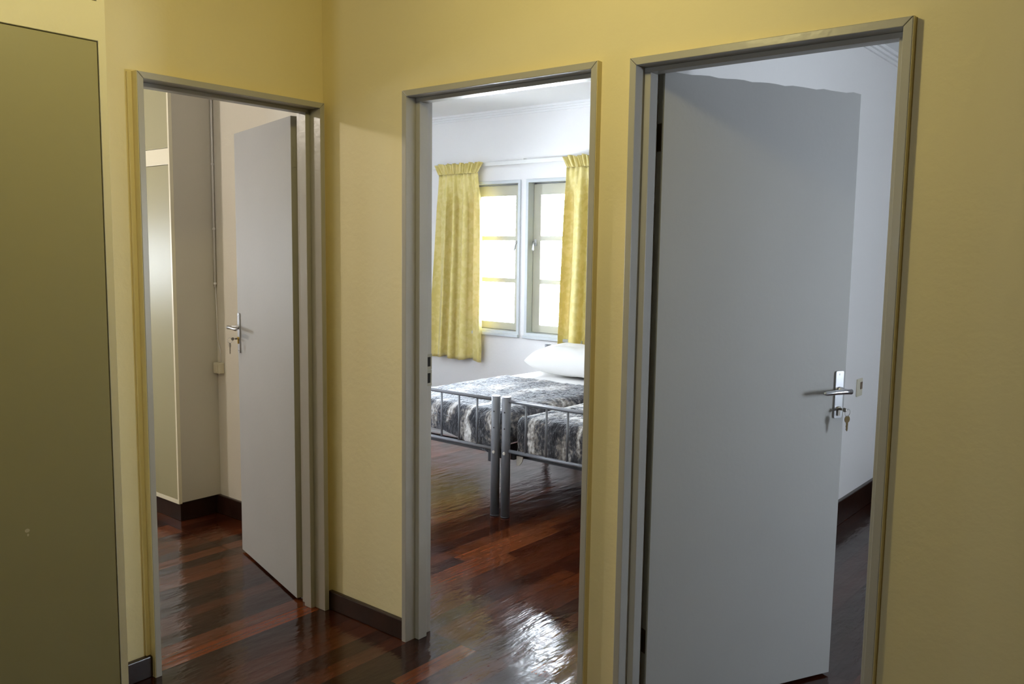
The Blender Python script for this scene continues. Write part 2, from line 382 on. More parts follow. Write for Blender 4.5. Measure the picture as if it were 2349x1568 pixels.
def skirting(name, x0, x1, y0, y1, h, label, chamfer=None):
    bm = B(); box(bm, x0, x1, y0, y1, 0, h)
    return tag(finish(name, bm, m_skirt, bevel=0.004), label, 'baseboard', kind='structure')
skirting('baseboard_back', 0.030, D2['a'], -0.020, 0.0, 0.079, 'dark skirting board between the left and middle doorways')
skirting('baseboard_left', 0.0, 0.022, -1.030, D1['a'], 0.076, 'short dark skirting board between the cupboard and left doorway')
skirting('baseboard_back.001', D2['b'], D3['a'], -0.016, 0.0, 0.02, 'dark skirting edge between the middle and right doorways')
skirting('baseboard_back.002', D3['b'], XR, -0.018, 0.0, 0.078, 'dark skirting board right of the right doorway, out of view')
skirting('baseboard_first_room', XL, -0.165, YP-0.02, YP, 0.105, 'dark skirting board behind the open left door')
skirting('baseboard_bedroom', XL, X3-0.03, YB-0.02, YB, 0.10, 'dark skirting board under the bedroom windows')
skirting('baseboard_third_room', X3, X3+0.022, T+0.02, YB, 0.135, 'dark skirting board behind the open right door')
skirting('baseboard_third_room.001', X3+0.022, XR3, YB-0.02, YB, 0.135, 'dark skirting board in the far corner of the right room')

# ------------------------------------------------------------------ door frames
def door_frame(name, D, horiz, label):
    """frame of an opening. horiz: True = wall along x (hall on the -y side), False = wall along y (hall on the +x side)"""
    a, b, h, p = D['a'], D['b'], D['h'], D['p']
    if horiz: root = empty(name, ((a+b)/2, 0, 0), label, 'door frame', kind='structure')
    else: root = empty(name, (0, (a+b)/2, 0), label, 'door frame', kind='structure')
    sgn = 1 if horiz else -1
    ax = 1 if horiz else 0
    d0, d1 = -p*sgn, T*sgn                      # depth from the hall face to the room face
    s0, s1 = 0.024*sgn, 0.068*sgn
    g = 0.0007
    def pr(nm, pts, e0, e1, m=m_grey):
        bm = B(); prism(bm, pts, ax, e0, e1)
        return finish(nm, bm, m, root, bevel=0.0018)
    jl = pr('jamb', [(a, 0), (a+FW, 0), (a+FW, h-FW-g), (a, h-g)], d0, d1)
    jr = pr('jamb', [(b-FW, 0), (b, 0), (b, h-g), (b-FW, h-FW-g)], d0, d1)
    pr('head', [(a+g, h), (b-g, h), (b-FW-g, h-FW), (a+FW+g, h-FW)], d0, d1)
    t = 0.021; th = 0.014
    pr('door_stop', [(a+FW, 0), (a+FW+t, 0), (a+FW+t, h-FW-th), (a+FW, h-FW-th)], s0, s1)
    pr('door_stop', [(b-FW-t, 0), (b-FW, 0), (b-FW, h-FW-th), (b-FW-t, h-FW-th)], s0, s1)
    pr('door_stop', [(a+FW, h-FW-th), (b-FW, h-FW-th), (b-FW, h-FW), (a+FW, h-FW)], s0, s1)
    # the outer edges of the frame are painted over with wall paint
    e = 0.0012
    bm = B()
    for (u0, u1, z0, z1) in ((a-e, a, 0, h), (b, b+e, 0, h), (a-e, b+e, h, h+e)):
        if horiz: box(bm, u0, u1, -p+0.002, 0, z0, z1)
        else: box(bm, 0, p-0.002, u0, u1, z0, z1)
    finish('painted_edge', bm, m_wall, root)['label'] = 'wall paint carried over the outer edge'
    return root, jl, jr
f1, f1l, f1r = door_frame('trim_1', D1, False, 'grey painted frame of the left doorway')
f2, f2l, f2r = door_frame('trim_2', D2, True, 'grey painted frame of the middle doorway')
f3, f3l, f3r = door_frame('trim_3', D3, True, 'grey painted frame of the right doorway')
# bead of yellow painted timber left of the first frame
bm = B(); box(bm, 0.0, 0.010, D1['a']-0.017, D1['a']-0.0012, 0.076, D1['h'])
finish('bead', bm, m_wall, f1, bevel=0.002)['label'] = 'yellow painted bead along the frame'
# two strike recesses on the room side of the middle frame
for z0, z1 in ((1.062, 1.098), (0.998, 1.036)):
    bm = B(); xx = D2['a']+FW
    box(bm, xx-0.0005, xx+0.0015, 0.086, T, z0-0.012, z1+0.012)
    sp_ = finish('strike_plate', bm, m_edge, f2)
    bm = B(); box(bm, xx+0.0012, xx+0.0022, 0.088, 0.103, z0, z1); finish('strike_hole', bm, m_black, sp_)
# ------------------------------------------------------------------ door leaves
def lever_set(parent, s, z, side, plate_h, plate_w, zoff_cyl, toward):
    """lever handle with long plate on the face; local x along the leaf, local y = outward normal * side"""
    bm = B(); y0, y1 = (0.0, 0.005) if side > 0 else (-0.005, 0.0)
    pts = []
    hw, hh, r = plate_w/2, plate_h/2, 0.007
    for cx_, cz_, a0 in ((hw-r, hh-r, 0), (-hw+r, hh-r, 90), (-hw+r, -hh+r, 180), (hw-r, -hh+r, 270)):
        for k in range(4):
            a = math.radians(a0+k*30); pts.append((s+cx_+r*math.cos(a), z+cz_+r*math.sin(a)))
    prism(bm, pts, 1, y0*side*side, y1)
    return bm
def door_leaf(name, pin, ang, width, thick, height, face, label, hinge_side, plate, hinges, hm, topedge=None, hm_cyl=None):
    """pin: hinge axis (x, y); ang: direction of the leaf; face: +1/-1 side of the leaf (along local y) that is seen from the hall"""
    root = empty(name, (pin[0], pin[1], 0), label, 'door', kind='structure', rz=ang)
    y0, y1 = (0, thick) if face > 0 else (-thick, 0)
    z0, z1 = 0.010, height
    bm = B(); cu = [0.0]+[width*k/24 for k in range(1, 24)]+[width]
    # slightly ragged top edge, as on the photographed leaf
    prof = [(0.0, z0), (width, z0)]
    for k in range(24, -1, -1):
        x = width*k/24
        dz = (0.0018*math.sin(k*1.7)+0.0012*math.sin(k*3.1)) if topedge else 0
        prof.append((x, z1+dz))
    prism(bm, prof, 1, y0, y1)
    bmesh.ops.recalc_face_normals(bm, faces=bm.faces)
    for f in bm.faces:
        if abs(f.normal.x) > 0.9: f.material_index = 1
    leaf = finish('leaf', bm, [m_leaf, m_edge], root, bevel=0.0012, local=True)
    ys = y1 if face > 0 else y0            # visible face
    for fs, yb in ((face, ys), (-face, y0 if face > 0 else y1)):
        s, z, ph, pw, lz, cz = plate
        hs = empty('lever_handle', (0, 0, 0), parent=root)
        def lay(bm, nm, m, **k): return finish(nm, bm, m, hs, local=True, **k)
        # back plate
        pts = []; hw, hh, r = pw/2, ph/2, 0.006
        for cx_, cz_, a0 in ((hw-r, hh-r, 0), (-hw+r, hh-r, 90), (-hw+r, -hh+r, 180), (hw-r, -hh+r, 270)):
            for k in range(5):
                a = math.radians(a0+k*22.5); pts.append((s+cx_+r*math.cos(a), z+cz_+r*math.sin(a)))
        bm = B(); prism(bm, pts, 1, yb, yb+fs*0.006); lay(bm, 'back_plate', m_chrome, bevel=0.001)
        bm = B()
        for sz in (z+hh-0.012, z-hh+0.012): tube(bm, [(s, yb+fs*0.0055, sz), (s, yb+fs*0.0075, sz)], 0.0035, 10)
        lay(bm, 'screw', m_chrome)
        # lever: neck out of the plate, then a flat bar toward the hinge side
        o1 = yb+fs*0.006; o2 = yb+fs*0.052
        bm = B(); tube(bm, [(s, o1, lz), (s, o1+fs*0.010, lz), (s, o1+fs*0.011, lz), (s, o2-fs*0.008, lz)], [0.011, 0.011, 0.008, 0.008], 16)
        tube(bm, [(s+0.008, o2, lz), (s-0.02, o2, lz+0.001), (s-0.06, o2+fs*0.001, lz+0.001), (s-0.100, o2-fs*0.002, lz-0.001), (s-0.112, o2-fs*0.003, lz-0.001)],
             [0.0095, 0.0088, 0.0082, 0.0078, 0.004], 14)
        tube(bm, [(s, o2-fs*0.012, lz), (s, o2, lz)], [0.008, 0.0092], 16)
        lay(bm, 'lever', m_chrome)
        # euro cylinder
        bm = B(); tube(bm, [(s, yb+fs*0.004, cz), (s, yb+fs*0.012, cz)], 0.0085, 16)
        box(bm, s-0.005, s+0.005, min(yb+fs*0.004, yb+fs*0.011), max(yb+fs*0.004, yb+fs*0.011), cz-0.024, cz-0.004)
        lay(bm, 'lock_cylinder', hm_cyl)
    for hz0, hz1 in hinges:
        bm = B(); yk = 0.0
        tube(bm, [(-0.004, yk-0.006*face, hz0), (-0.004, yk-0.006*face, hz1)], 0.0065, 12)
        # leaf plate let into the edge, frame plate reaching back to the jamb
        ya, yb2 = sorted((0.0, face*thick*0.75))
        box(bm, -0.0025, -0.0005, ya, yb2, hz0, hz1)
        finish('hinge', bm, hm, root, local=True)
    return root

# door 1: hung on the corner side of the left doorway, swung into the first room
P1 = Vector((-0.1265, -0.0215))
ang1 = math.atan2(0.190, -0.693)
# visible face normal (-y side); local +y = rotate dir by +90deg -> (-0.19,-0.69): faces the hall
L1 = door_leaf('door_1', P1, ang1, 0.724, 0.036, 2.036, +1, 'grey flush door standing open in the left doorway', 'r',
               (0.724-0.026, 1.094, 0.192, 0.030, 1.122, 1.066), [(0.13, 0.215), (1.832, 1.915)], m_edge, hm_cyl=m_brass)
# door 3: hung on the left jamb of the right doorway
ang3 = math.radians(63.3)
P3 = Vector((1.4510, 0.1165))
L3 = door_leaf('door_2', P3, ang3, 0.783, 0.038, 2.046, -1, 'grey flush door standing half open in the right doorway', 'l',
               (0.783-0.030, 1.027, 0.166, 0.036, 1.044, 0.978), [(0.222, 0.300), (1.812, 1.895)], m_hinge, topedge=True, hm_cyl=m_nickel)

# ------------------------------------------------------------------ keys hanging in the two locks
def keys(parentleaf, pin, ang, s, yb, fs, cz, label, tilt=0.0):
    c, n = math.cos(ang), math.sin(ang)
    org = Vector((pin[0]+c*s-n*(yb+fs*0.012), pin[1]+n*s+c*(yb+fs*0.012), cz))
    root = empty('key_ring', org, label, 'keys', 'keys left in the door locks', rz=ang)
    def part(nm, bm, m): return finish(nm, bm, m, root, local=True)
    # key in the lock: shank and round bow standing out of the face
    bm = B(); box(bm, -0.0012, 0.0012, *sorted((0, fs*0.012)), -0.004, 0.004)
    pts = [(fs*(0.022+0.0075*math.cos(t)), 0.0075*math.sin(t)) for t in [2*PI*k/18 for k in range(18)]]
    prism(bm, pts, 0, -0.0012, 0.0012); part('key', bm, m_nickel)
    # ring through the bow
    bm = B(); rr = 0.012; yc = fs*0.036; n_ = 20
    ring = [(0.004*math.sin(2*PI*k/n_), yc+rr*math.cos(2*PI*k/n_)*0.9, -0.007+rr*math.sin(2*PI*k/n_)) for k in range(n_+1)]
    tube(bm, ring, 0.0011, 6); part('ring', bm, m_chrome)
    # the spare key hangs down from the ring
    bm = B(); pts = [(0.0115*math.cos(2*PI*k/18)+tilt, -0.030+0.0125*math.sin(2*PI*k/18)) for k in range(18)]
    prism(bm, pts, 1, yc-0.001, yc+0.001)
    prism(bm, [(-0.0045+tilt, -0.041), (0.0045+tilt, -0.041), (0.0040+tilt, -0.066), (0.0018+tilt, -0.072), (-0.0040+tilt, -0.066), (-0.0025+tilt, -0.060), (-0.0045+tilt, -0.055), (-0.0030+tilt, -0.049)], 1, yc-0.001, yc+0.001)
    part('hanging_key', bm, m_hinge)
    return root
keys(L1, P1, ang1, 0.724-0.026, 0.036, 1, 1.066, 'small key ring hanging from the lock of the left door')
keys(L3, P3, ang3, 0.783-0.030, -0.038, -1, 0.978, 'small key ring hanging from the lock of the right door')

# ------------------------------------------------------------------ hall cupboard (left foreground)
CX = 0.35
cb_ = empty('built_in_cupboard', (0.0, -1.6, 0), 'tall built-in hall cupboard with a green-grey door in a cream frame', 'cupboard')
y_end = -1.031; dl0, dl1 = -1.60, -1.053
bm = B()
fronts = [(dl0-0.03, dl0, 0, ZC), (dl1, y_end, 0, ZC)]
slab(bm, sorted({-2.75, -2.72, -1.63, -1.60, dl1, y_end}), sorted({0, 0.03, 2.070, 2.177, 2.62, ZC}),
     [(-1.60, dl1, 0.03, 2.070), (-1.60, dl1, 2.177, 2.62), (-2.72, -1.63, 0.03, 2.070), (-2.72, -1.63, 2.177, 2.62)], CX, CX-0.022, fy)
finish('frame', bm, [m_cream, m_cream], cb_, bevel=0.0015)
bm = B(); box(bm, 0.001, CX-0.024, -2.749, y_end-0.001, 0.0, ZC-0.002); finish('carcass', bm, m_cream, cb_)
g = 0.003
def cdoor(nm, ya, yb_, za, zb, m, lab=None):
    bm = B(); box(bm, CX-0.020, CX-0.0015, ya+g, yb_-g, za+g, zb-g); o = finish(nm, bm, m, cb_, bevel=0.0015)
    if lab: o['label'] = lab
    return o
cr_door = chipped(m_green, [(0, 1.6-1.295, 0.730, 0.0062, 0.0052), (0, 1.6-1.2935, 0.7175, 0.0025, 0.0036)])
cdoor('door', -1.60, dl1, 0.03, 2.070, cr_door, 'green-grey flush door with a small paint chip')
cdoor('upper_door', -1.60, dl1, 2.177, 2.62, m_green)
cdoor('door', -2.72, -2.175, 0.03, 2.070, m_green); cdoor('door', -2.175, -1.63, 0.03, 2.070, m_green)
cdoor('upper_door', -2.72, -2.175, 2.177, 2.62, m_green); cdoor('upper_door', -2.175, -1.63, 2.177, 2.62, m_green)

# ------------------------------------------------------------------ first room: wardrobe on the left
WY = 0.165; WXr = -1.478
wd = empty('built_in_wardrobe', (-2.4, 0.29, 0), 'tall white wardrobe with green-grey doors seen through the left doorway', 'wardrobe')
zb = 0.100
bm = B(); box(bm, XL+0.002, WXr, WY+0.020, YP-0.0005, zb+0.006, ZC-0.002); finish('carcass', bm, m_side, wd)
bm = B(); slab(bm, sorted({XL+0.002, XL+0.03, -2.92, -2.90, -2.20, -2.18, WXr-0.014, WXr}), [zb, zb+0.022, 1.930, 2.014, 2.60, ZC-0.002],
     [(-2.18, WXr-0.014, zb+0.022, 1.930), (-2.18, WXr-0.014, 2.014, 2.60), (-2.90, -2.20, zb+0.022, 1.930), (-2.90, -2.20, 2.014, 2.60), (XL+0.03, -2.92, zb+0.022, 1.930), (XL+0.03, -2.92, 2.014, 2.60)], WY, WY+0.02, fx)
finish('frame', bm, [m_cream, m_cream], wd, bevel=0.001)
bm = B(); box(bm, XL+0.002, WXr-0.012, WY+0.016, YP-0.021, 0.0, zb); finish('plinth', bm, m_skirt, wd, bevel=0.002)
for (xa, xb) in ((XL+0.03, -2.92), (-2.90, -2.20), (-2.18, WXr-0.014)):
    for nm, za, zc in (('door', zb+0.022, 1.930), ('upper_door', 2.014, 2.60)):
        bm = B(); box(bm, xa+0.0025, xb-0.0025, WY+0.002, WY+0.019, za+0.0025, zc-0.0025); finish(nm, bm, m_green, wd, bevel=0.001)
# conduit and junction box in the corner
cdt = empty('cable_conduit', (-1.462, YP-0.012, 0.8), 'thin grey cable run in the corner beside the white wardrobe', 'cable')
bm = B(); tube(bm, [(-1.470, YP-0.010, ZC), (-1.470, YP-0.010, 1.28)], 0.0055, 10)
for zz in (2.3, 1.95, 1.6, 1.30): tube(bm, [(-1.470, YP-0.010, zz-0.006), (-1.470, YP-0.010, zz+0.006)], 0.0085, 10)
finish('pipe', bm, m_white, cdt)
bm = B(); tube(bm, [(-1.470, YP-0.008, 1.28), (-1.466, YP-0.006, 1.05), (-1.462, YP-0.006, 0.985), (-1.442, YP-0.006, 0.935), (-1.438, YP-0.006, 0.865)], 0.0022, 6)
finish('cable', bm, m_white, cdt)
jb = empty('wall_socket', (-1.445, YP, 0.835), 'small cream surface box at the end of the corner cable', 'socket')
bm = B(); box(bm, -1.472, -1.413, YP-0.034, YP, 0.803, 0.864); finish('box', bm, m_plastic, jb, bevel=0.004)
bm = B(); box(bm, -1.462, -1.423, YP-0.037, YP-0.034, 0.813, 0.854); finish('cover', bm, m_plastic, jb, bevel=0.002)

# switch plate on the third room wall
swt = empty('light_switch', (X3, 2.85, 0.745), 'small cream wall plate beside the edge of the right door', 'switch')
bm = B(); box(bm, X3, X3+0.009, 2.805, 2.895, 0.695, 0.797); finish('plate', bm, m_plastic, swt, bevel=0.003)
bm = B(); box(bm, X3+0.009, X3+0.013, 2.852, 2.882, 0.735, 0.777); o = finish('rocker', bm, mat('brown_rocker', (0.16, 0.10, 0.05), 0.4), swt, bevel=0.002); o['label'] = 'brown rocker'

# ------------------------------------------------------------------ windows
def casement(name, W, label, latch_right, detail=True):
    x0, x1, z0, z1 = W
    root = empty(name, ((x0+x1)/2, YB, z0), label, 'window', kind='structure')
    ly0, ly1 = YB-0.012, YB+0.13
    bm = B(); fw = 0.026
    slab(bm, [x0, x0+fw, x1-fw, x1], [z0, z0+fw, z1-fw, z1], [(x0+fw, x1-fw, z0+fw, z1-fw)], ly0, ly1, fx)
    finish('window_frame', bm, [m_wframe, m_wframe], root, bevel=0.002)
    bm = B(); box(bm, x0-0.004, x1+0.004, YB-0.030, YB+0.0, z0-0.022, z0+0.004); finish('window_sill', bm, m_wframe, root, bevel=0.003)
    sx0, sx1, sz0, sz1 = x0+fw+0.003, x1-fw-0.003, z0+fw+0.003, z1-fw-0.009
    st, tr, br = 0.075, 0.088, 0.070
    ix0, ix1, iz0, iz1 = sx0+st, sx1-st, sz0+br-0.009, sz1-tr
    bars = [(1.231, 1.269), (1.587, 1.625)]
    bm = B(); slab(bm, [x0+fw, x0+fw+0.02, x1-fw-0.02, x1-fw], [z0+fw, z0+fw+0.02, z1-fw-0.022, z1-fw], [(x0+fw+0.02, x1-fw-0.02, z0+fw+0.02, z1-fw-0.022)], YB+0.100, YB+0.128, fx)
    finish('window_stop', bm, [m_wframe, m_wframe], root)
    cz = sorted({sz0, iz0, bars[0][0], bars[0][1], bars[1][0], bars[1][1], iz1, sz1})
    holes = [(ix0, ix1, iz0, bars[0][0]), (ix0, ix1, bars[0][1], bars[1][0]), (ix0, ix1, bars[1][1], iz1)]
    bm = B(); slab(bm, [sx0, ix0, ix1, sx1], cz, holes, YB+0.058, YB+0.098, fx)
    sash = finish('sash', bm, [m_sash, m_sash], root, bevel=0.003)
    for (a, b, c, d) in holes:
        bm = B(); box(bm, a-0.004, b+0.004, YB+0.076, YB+0.080, c-0.004, d+0.004)
        finish('pane', bm, m_glass, root)
    # latch on the meeting stile
    lx = (sx1-0.030) if latch_right else (sx0+0.026); sg = 1 if latch_right else -1
    lz = 1.575
    lt = empty('window_latch', (lx, YB+0.058, lz), parent=root); lt.location = Vector((lx, YB+0.058, lz))-root.location
    bm = B(); box(bm, lx-0.011, lx+0.011, YB+0.050, YB+0.058, lz-0.030, lz+0.022); tube(bm, [(lx, YB+0.050, lz), (lx, YB+0.030, lz)], 0.008, 12)
    finish('latch_base', bm, m_chrome, lt, bevel=0.002)
    bm = B(); tube(bm, [(lx, YB+0.028, lz+0.004), (lx-sg*0.006, YB+0.016, lz-0.02), (lx-sg*0.012, YB+0.006, lz-0.062), (lx-sg*0.012, YB+0.004, lz-0.072)], [0.008, 0.0065, 0.0085, 0.005], 10)
    finish('latch_lever', bm, m_chrome, lt)
    portal(name+'_daylight', ((x0+x1)/2, YB+0.15, (z0+z1)/2), (-PI/2, 0, 0), x1-x0, z1-z0)
    return root
casement('window_1', W1, 'grey casement window with three panes beside the left curtain', True)
casement('window_2', W2, 'grey casement window with three panes beside the right curtain', False)
def plain_window(name, W, axis, n0, n1, label, rot):
    u0, u1, z0, z1 = W; fn = fy if axis == 'y' else fx
    loc = ((n0+n1)/2, (u0+u1)/2, z0) if axis == 'y' else ((u0+u1)/2, (n0+n1)/2, z0)
    root = empty(name, loc, label, 'window', kind='structure')
    mid = (u0+u1)/2; f = 0.02
    bm = B(); slab(bm, [u0, u0+f, mid-f/2, mid+f/2, u1-f, u1], [z0, z0+f, z1-f, z1], [(u0+f, mid-f/2, z0+f, z1-f), (mid+f/2, u1-f, z0+f, z1-f)], n0, n1, fn)
    finish('window_frame', bm, [m_sash, m_sash], root)
    nm = (n0+n1)/2
    for a, b in ((u0+f, mid-f/2), (mid+f/2, u1-f)):
        bm = B(); 
        if axis == 'y': box(bm, nm-0.002, nm+0.002, a, b, z0+f, z1-f)
        else: box(bm, a, b, nm-0.002, nm+0.002, z0+f, z1-f)
        finish('pane', bm, m_glass, root)
    cen = (n1, mid, (z0+z1)/2) if axis == 'y' else (mid, n1, (z0+z1)/2)
    portal(name+'_daylight', cen, rot, u1-u0, z1-z0)
plain_window('window_3', R1W, 'y', XL-0.02, XL-0.09, 'window of the left room, out of view', (PI/2, 0, -PI/2))
plain_window('window_4', (1.35, 1.95, 1.05, 1.75), 'y', XL-0.02, XL-0.09, 'side window of the bedroom, out of view', (PI/2, 0, -PI/2))
plain_window('window_5', R3W, 'y', XR3+0.02, XR3+0.09, 'window of the right room, out of view', (PI/2, 0, PI/2))
plain_window('hall_fill_window', (1.45, 1.8, 1.34, 1.7), 'x', YH-0.02, YH-0.09, 'made-up hall window behind the viewer, added for daylight fill', (PI/2, 0, 0))  # unseen window, added only to let some daylight fill the hall

# ------------------------------------------------------------------ curtains
def curtain(xa, xb, label, seed, ztop=2.240, zbot=0.545, flare=0.03, nfold=7, skew=0.0):
    yc = YB-0.062
    root = empty('curtain', ((xa+xb)/2, yc, zbot), label, 'curtain', 'yellow curtains on the bedroom rail')
    rnd = random.Random(seed)
    NU, NV = 220, 46
    ph = [rnd.uniform(0, 6.28) for _ in range(6)]
    fw = [rnd.uniform(0.75, 1.3) for _ in range(nfold+2)]
    cum = [0]
    for v in fw: cum.append(cum[-1]+v)
    def foldphase(s, mul=1.0):
        x = s*nfold
        i = int(x); fr = x-i
        tot = cum[nfold]
        return (cum[i]+(cum[i+1]-cum[i])*fr)*2*PI*nfold/tot*mul if i < nfold else cum[nfold]*2*PI*nfold/tot
    def grid(z0f, z1f, NVv, fn):
        bm = B(); vs = []
        for j in range(NVv+1):
            row = []
            for i in range(NU+1): row.append(bm.verts.new(fn(i/NU, j/NVv)))
            vs.append(row)
        for j in range(NVv):
            for i in range(NU):
                f = bm.faces.new((vs[j][i], vs[j][i+1], vs[j+1][i+1], vs[j+1][i])); f.smooth = True
        return bm
    ztape = ztop-0.088
    xt0, xt1 = xa+0.055, xb-0.060               # gathered width at the tape
    def drape(s, t):
        z = ztape+(zbot-ztape)*t
        e = min(1, t*5); e = e*e*(3-2*e)
        l = xt0+(xa-flare*t-xt0)*(0.35*e+0.65*t) + skew*t
        r = xt1+(xb-xt1)*(0.75*e+0.25*t)
        p = foldphase(s)
        A = 0.008+0.034*e
        wob = 0.35*math.sin(3.1*t+ph[0]+s*5)
        y = yc+A*math.sin(p+wob)+A*0.22*math.sin(2.3*p+ph[1]+t*1.5)
        y += (1-e)*0.007*math.sin(foldphase(s)*3.0+ph[2])
        x = l+(r-l)*(s+0.018*math.sin(2*p+ph[3]+wob)*e)
        z += 0.012*math.sin(p*0.5+ph[4])*t
        return (x, y-0.012*(1-e), z)
    bm = grid(0, 1, NV, drape)
    o = finish('drape', bm, m_curtain, root); sd = o.modifiers.new('thick', 'SOLIDIFY'); sd.thickness = 0.0015
    def ruffle(s, t):                           # t: 0 at tape, 1 at top
        z = ztape+(ztop-ztape)*t
        l = xt0+(xa+0.002-xt0)*t; r = xt1+(xb+0.002-xt1)*t
        p = foldphase(s)*4.2
        A = 0.007+0.014*t
        x = l+(r-l)*s+0.004*t*math.sin(p*1.3+ph[2])
        y = yc-0.012+A*math.sin(p+ph[5]*0.2)+0.003*math.sin(p*2.7)
        return (x, y, z+0.006*t*math.sin(p*0.37+ph[1]))
    bm = grid(0, 1, 8, ruffle)
    o = finish('heading', bm, m_curtain, root); sd = o.modifiers.new('thick', 'SOLIDIFY'); sd.thickness = 0.0015
    bm = B(); box(bm, xt0+0.01, xt1-0.01, yc+0.008, yc+0.011, ztape-0.012, ztape+0.014)
    finish('heading_tape', bm, m_sheet, root)
    return root
curtain(-2.600, -2.022, 'yellow pleated curtain on the left of the bedroom window', 3, zbot=0.548, flare=0.055, nfold=4)
curtain(-1.212, -0.560, 'yellow pleated curtain on the right, behind the white pillow', 11, zbot=0.560, flare=0.03, skew=0.02, nfold=4)
rl = empty('curtain_rail', (-1.6, YB-0.03, 2.235), 'thin white curtain rail above the bedroom windows', 'curtain rail')
bm = B(); box(bm, -2.66, -0.45, YB-0.040, YB-0.026, 2.208, 2.242); finish('rail', bm, m_rail, rl, bevel=0.003)
for xx in (-2.6, -1.625, -0.5):
    bm = B(); box(bm, xx-0.012, xx+0.012, YB-0.028, YB, 2.222, 2.252); box(bm, xx-0.012, xx+0.012, YB-0.042, YB-0.026, 2.242, 2.248); finish('bracket', bm, m_rail, rl, bevel=0.001)

# ------------------------------------------------------------------ beds (built once, copied)
BW, BL, PR = 0.985, 1.80, 0.0255           # outer width between post centres, length, post radius
def make_bed():
    root = empty('single_bed', (0, 0, 0))
    def part(nm, bm, m, par=root, **k): return finish(nm, bm, m, par, local=True, **k)
    for (x, y, zt) in ((0, 0, 0.693), (-BW, 0, 0.693), (0, BL, 0.768), (-BW, BL, 0.768)):
        bm = B(); tube(bm, [(x, y, 0.006), (x, y, zt-0.002), (x, y, zt)], [PR, PR, PR-0.002], 28); lg = part('leg', bm, m_tube)
        bm = B(); tube(bm, [(x, y, 0), (x, y, 0.008)], PR+0.0008, 28); part('foot_cap', bm, m_under, lg)
        if y == 0:
            for hz in (0.607, 0.514):
                c = Vector((x, y, hz)); bm = B(); a = Vector((0.28, -1, 0)).normalized()
                tube(bm, [c+a*(PR-0.001), c+a*(PR+0.0008)], 0.0045, 10); part('bolt_hole', bm, m_black, lg)
            c = Vector((x, y, 0.374)); a = Vector((0.28, -1, 0)).normalized()
            bm = B(); tube(bm, [c+a*(PR-0.001), c+a*(PR+0.002), c+a*(PR+0.005)], [0.0095, 0.0095, 0.006], 14); part('bolt_cap', bm, m_beige, lg)
    def endboard(y, z0, z1):
        bm = B(); tube(bm, [(-PR*0.8, y, z1), (-BW+PR*0.8, y, z1)], 0.0105, 14); part('top_rail', bm, m_tube)
        bm = B(); tube(bm, [(-PR*0.8, y, z0), (-BW+PR*0.8, y, z0)], 0.0105, 14); part('bottom_rail', bm, m_tube)
        for k in range(1, 7):
            xx = -BW*k/7
            bm = B(); tube(bm, [(xx, y, z0), (xx, y, z1)], 0.0065, 10); part('bar', bm, m_tube)
    endboard(0, 0.386, 0.670); endboard(BL, 0.42, 0.715)
    for x in (-0.03, -BW+0.03):
        bm = B(); box(bm, x-0.012, x+0.012, 0.02, BL-0.02, 0.335, 0.375); part('side_rail', bm, m_under)
    for k in range(3):
        yy = 0.09+k*(BL-0.18)/2
        bm = B(); box(bm, -BW+0.04, -0.04, yy-0.018, yy+0.018, 0.338, 0.372); part('cross_bar', bm, m_under)
    bm = B(); box(bm, -0.075, -0.01, 0.022, 0.034, 0.30, 0.40); part('corner_plate', bm, m_under, bevel=0.004)
    return root
def mattress(x0, x1, y0, y1, z0, z1):
    bm = B(); box(bm, x0, x1, y0, y1, z0, z1)
    return bm
bed = make_bed(); bed.location = (-0.272, 1.412, 0)
tag(bed, 'grey tubular steel single bed on the left, under the white pillow', 'bed', 'steel single beds')
def copy_tree(o, parent=None):
    c = o.copy(); C.objects.link(c)
    if parent: c.parent = parent
    for ch in list(o.children): copy_tree(ch, c)
    return c
bed2 = copy_tree(bed); bed2.location = (-0.203+BW, 1.422, 0)
tag(bed2, 'grey tubular steel single bed on the right, nearer the door frame', 'bed', 'steel single beds')
# beige half-round corner bracket behind the right bed's leg
bm = B(); pts = [(0.0, 0.0)]+[(0.045*math.cos(t)*1.0, -0.058*math.sin(t)) for t in [k*PI/2/8 for k in range(9)]]
prism(bm, [(-0.158+p[0], 0.356+p[1]) for p in pts], 1, 1.462, 1.468); finish('corner_bracket', bm, m_beige, bed2)['label'] = 'beige rounded corner bracket'

def rounded_slab(x0, x1, y0, y1, z0, z1, nx=30, ny=40, amp=0.0):
    bm = B(); bmesh.ops.create_cube(bm, size=1)
    bmesh.ops.subdivide_edges(bm, edges=bm.edges, cuts=7, use_grid_fill=True)
    for v in bm.verts:
        x, y, z = v.co*2
        v.co = Vector((x0+(x1-x0)*(x+1)/2, y0+(y1-y0)*(y+1)/2, z0+(z1-z0)*(z+1)/2))
    return bm
def make_mattress(bx, by, label):
    bm = rounded_slab(bx-BW+0.035, bx-0.035, by+0.080, by+BL-0.045, 0.377, 0.575)
    o = finish('mattress', bm, m_sheet, bevel=0.03, smooth=True)
    return tag(o, label, 'mattress', 'mattresses on the steel beds')
make_mattress(-0.272, 1.412, 'mattress in a white sheet on the left bed')
make_mattress(-0.203+BW, 1.422, 'mattress in a white sheet on the right bed')

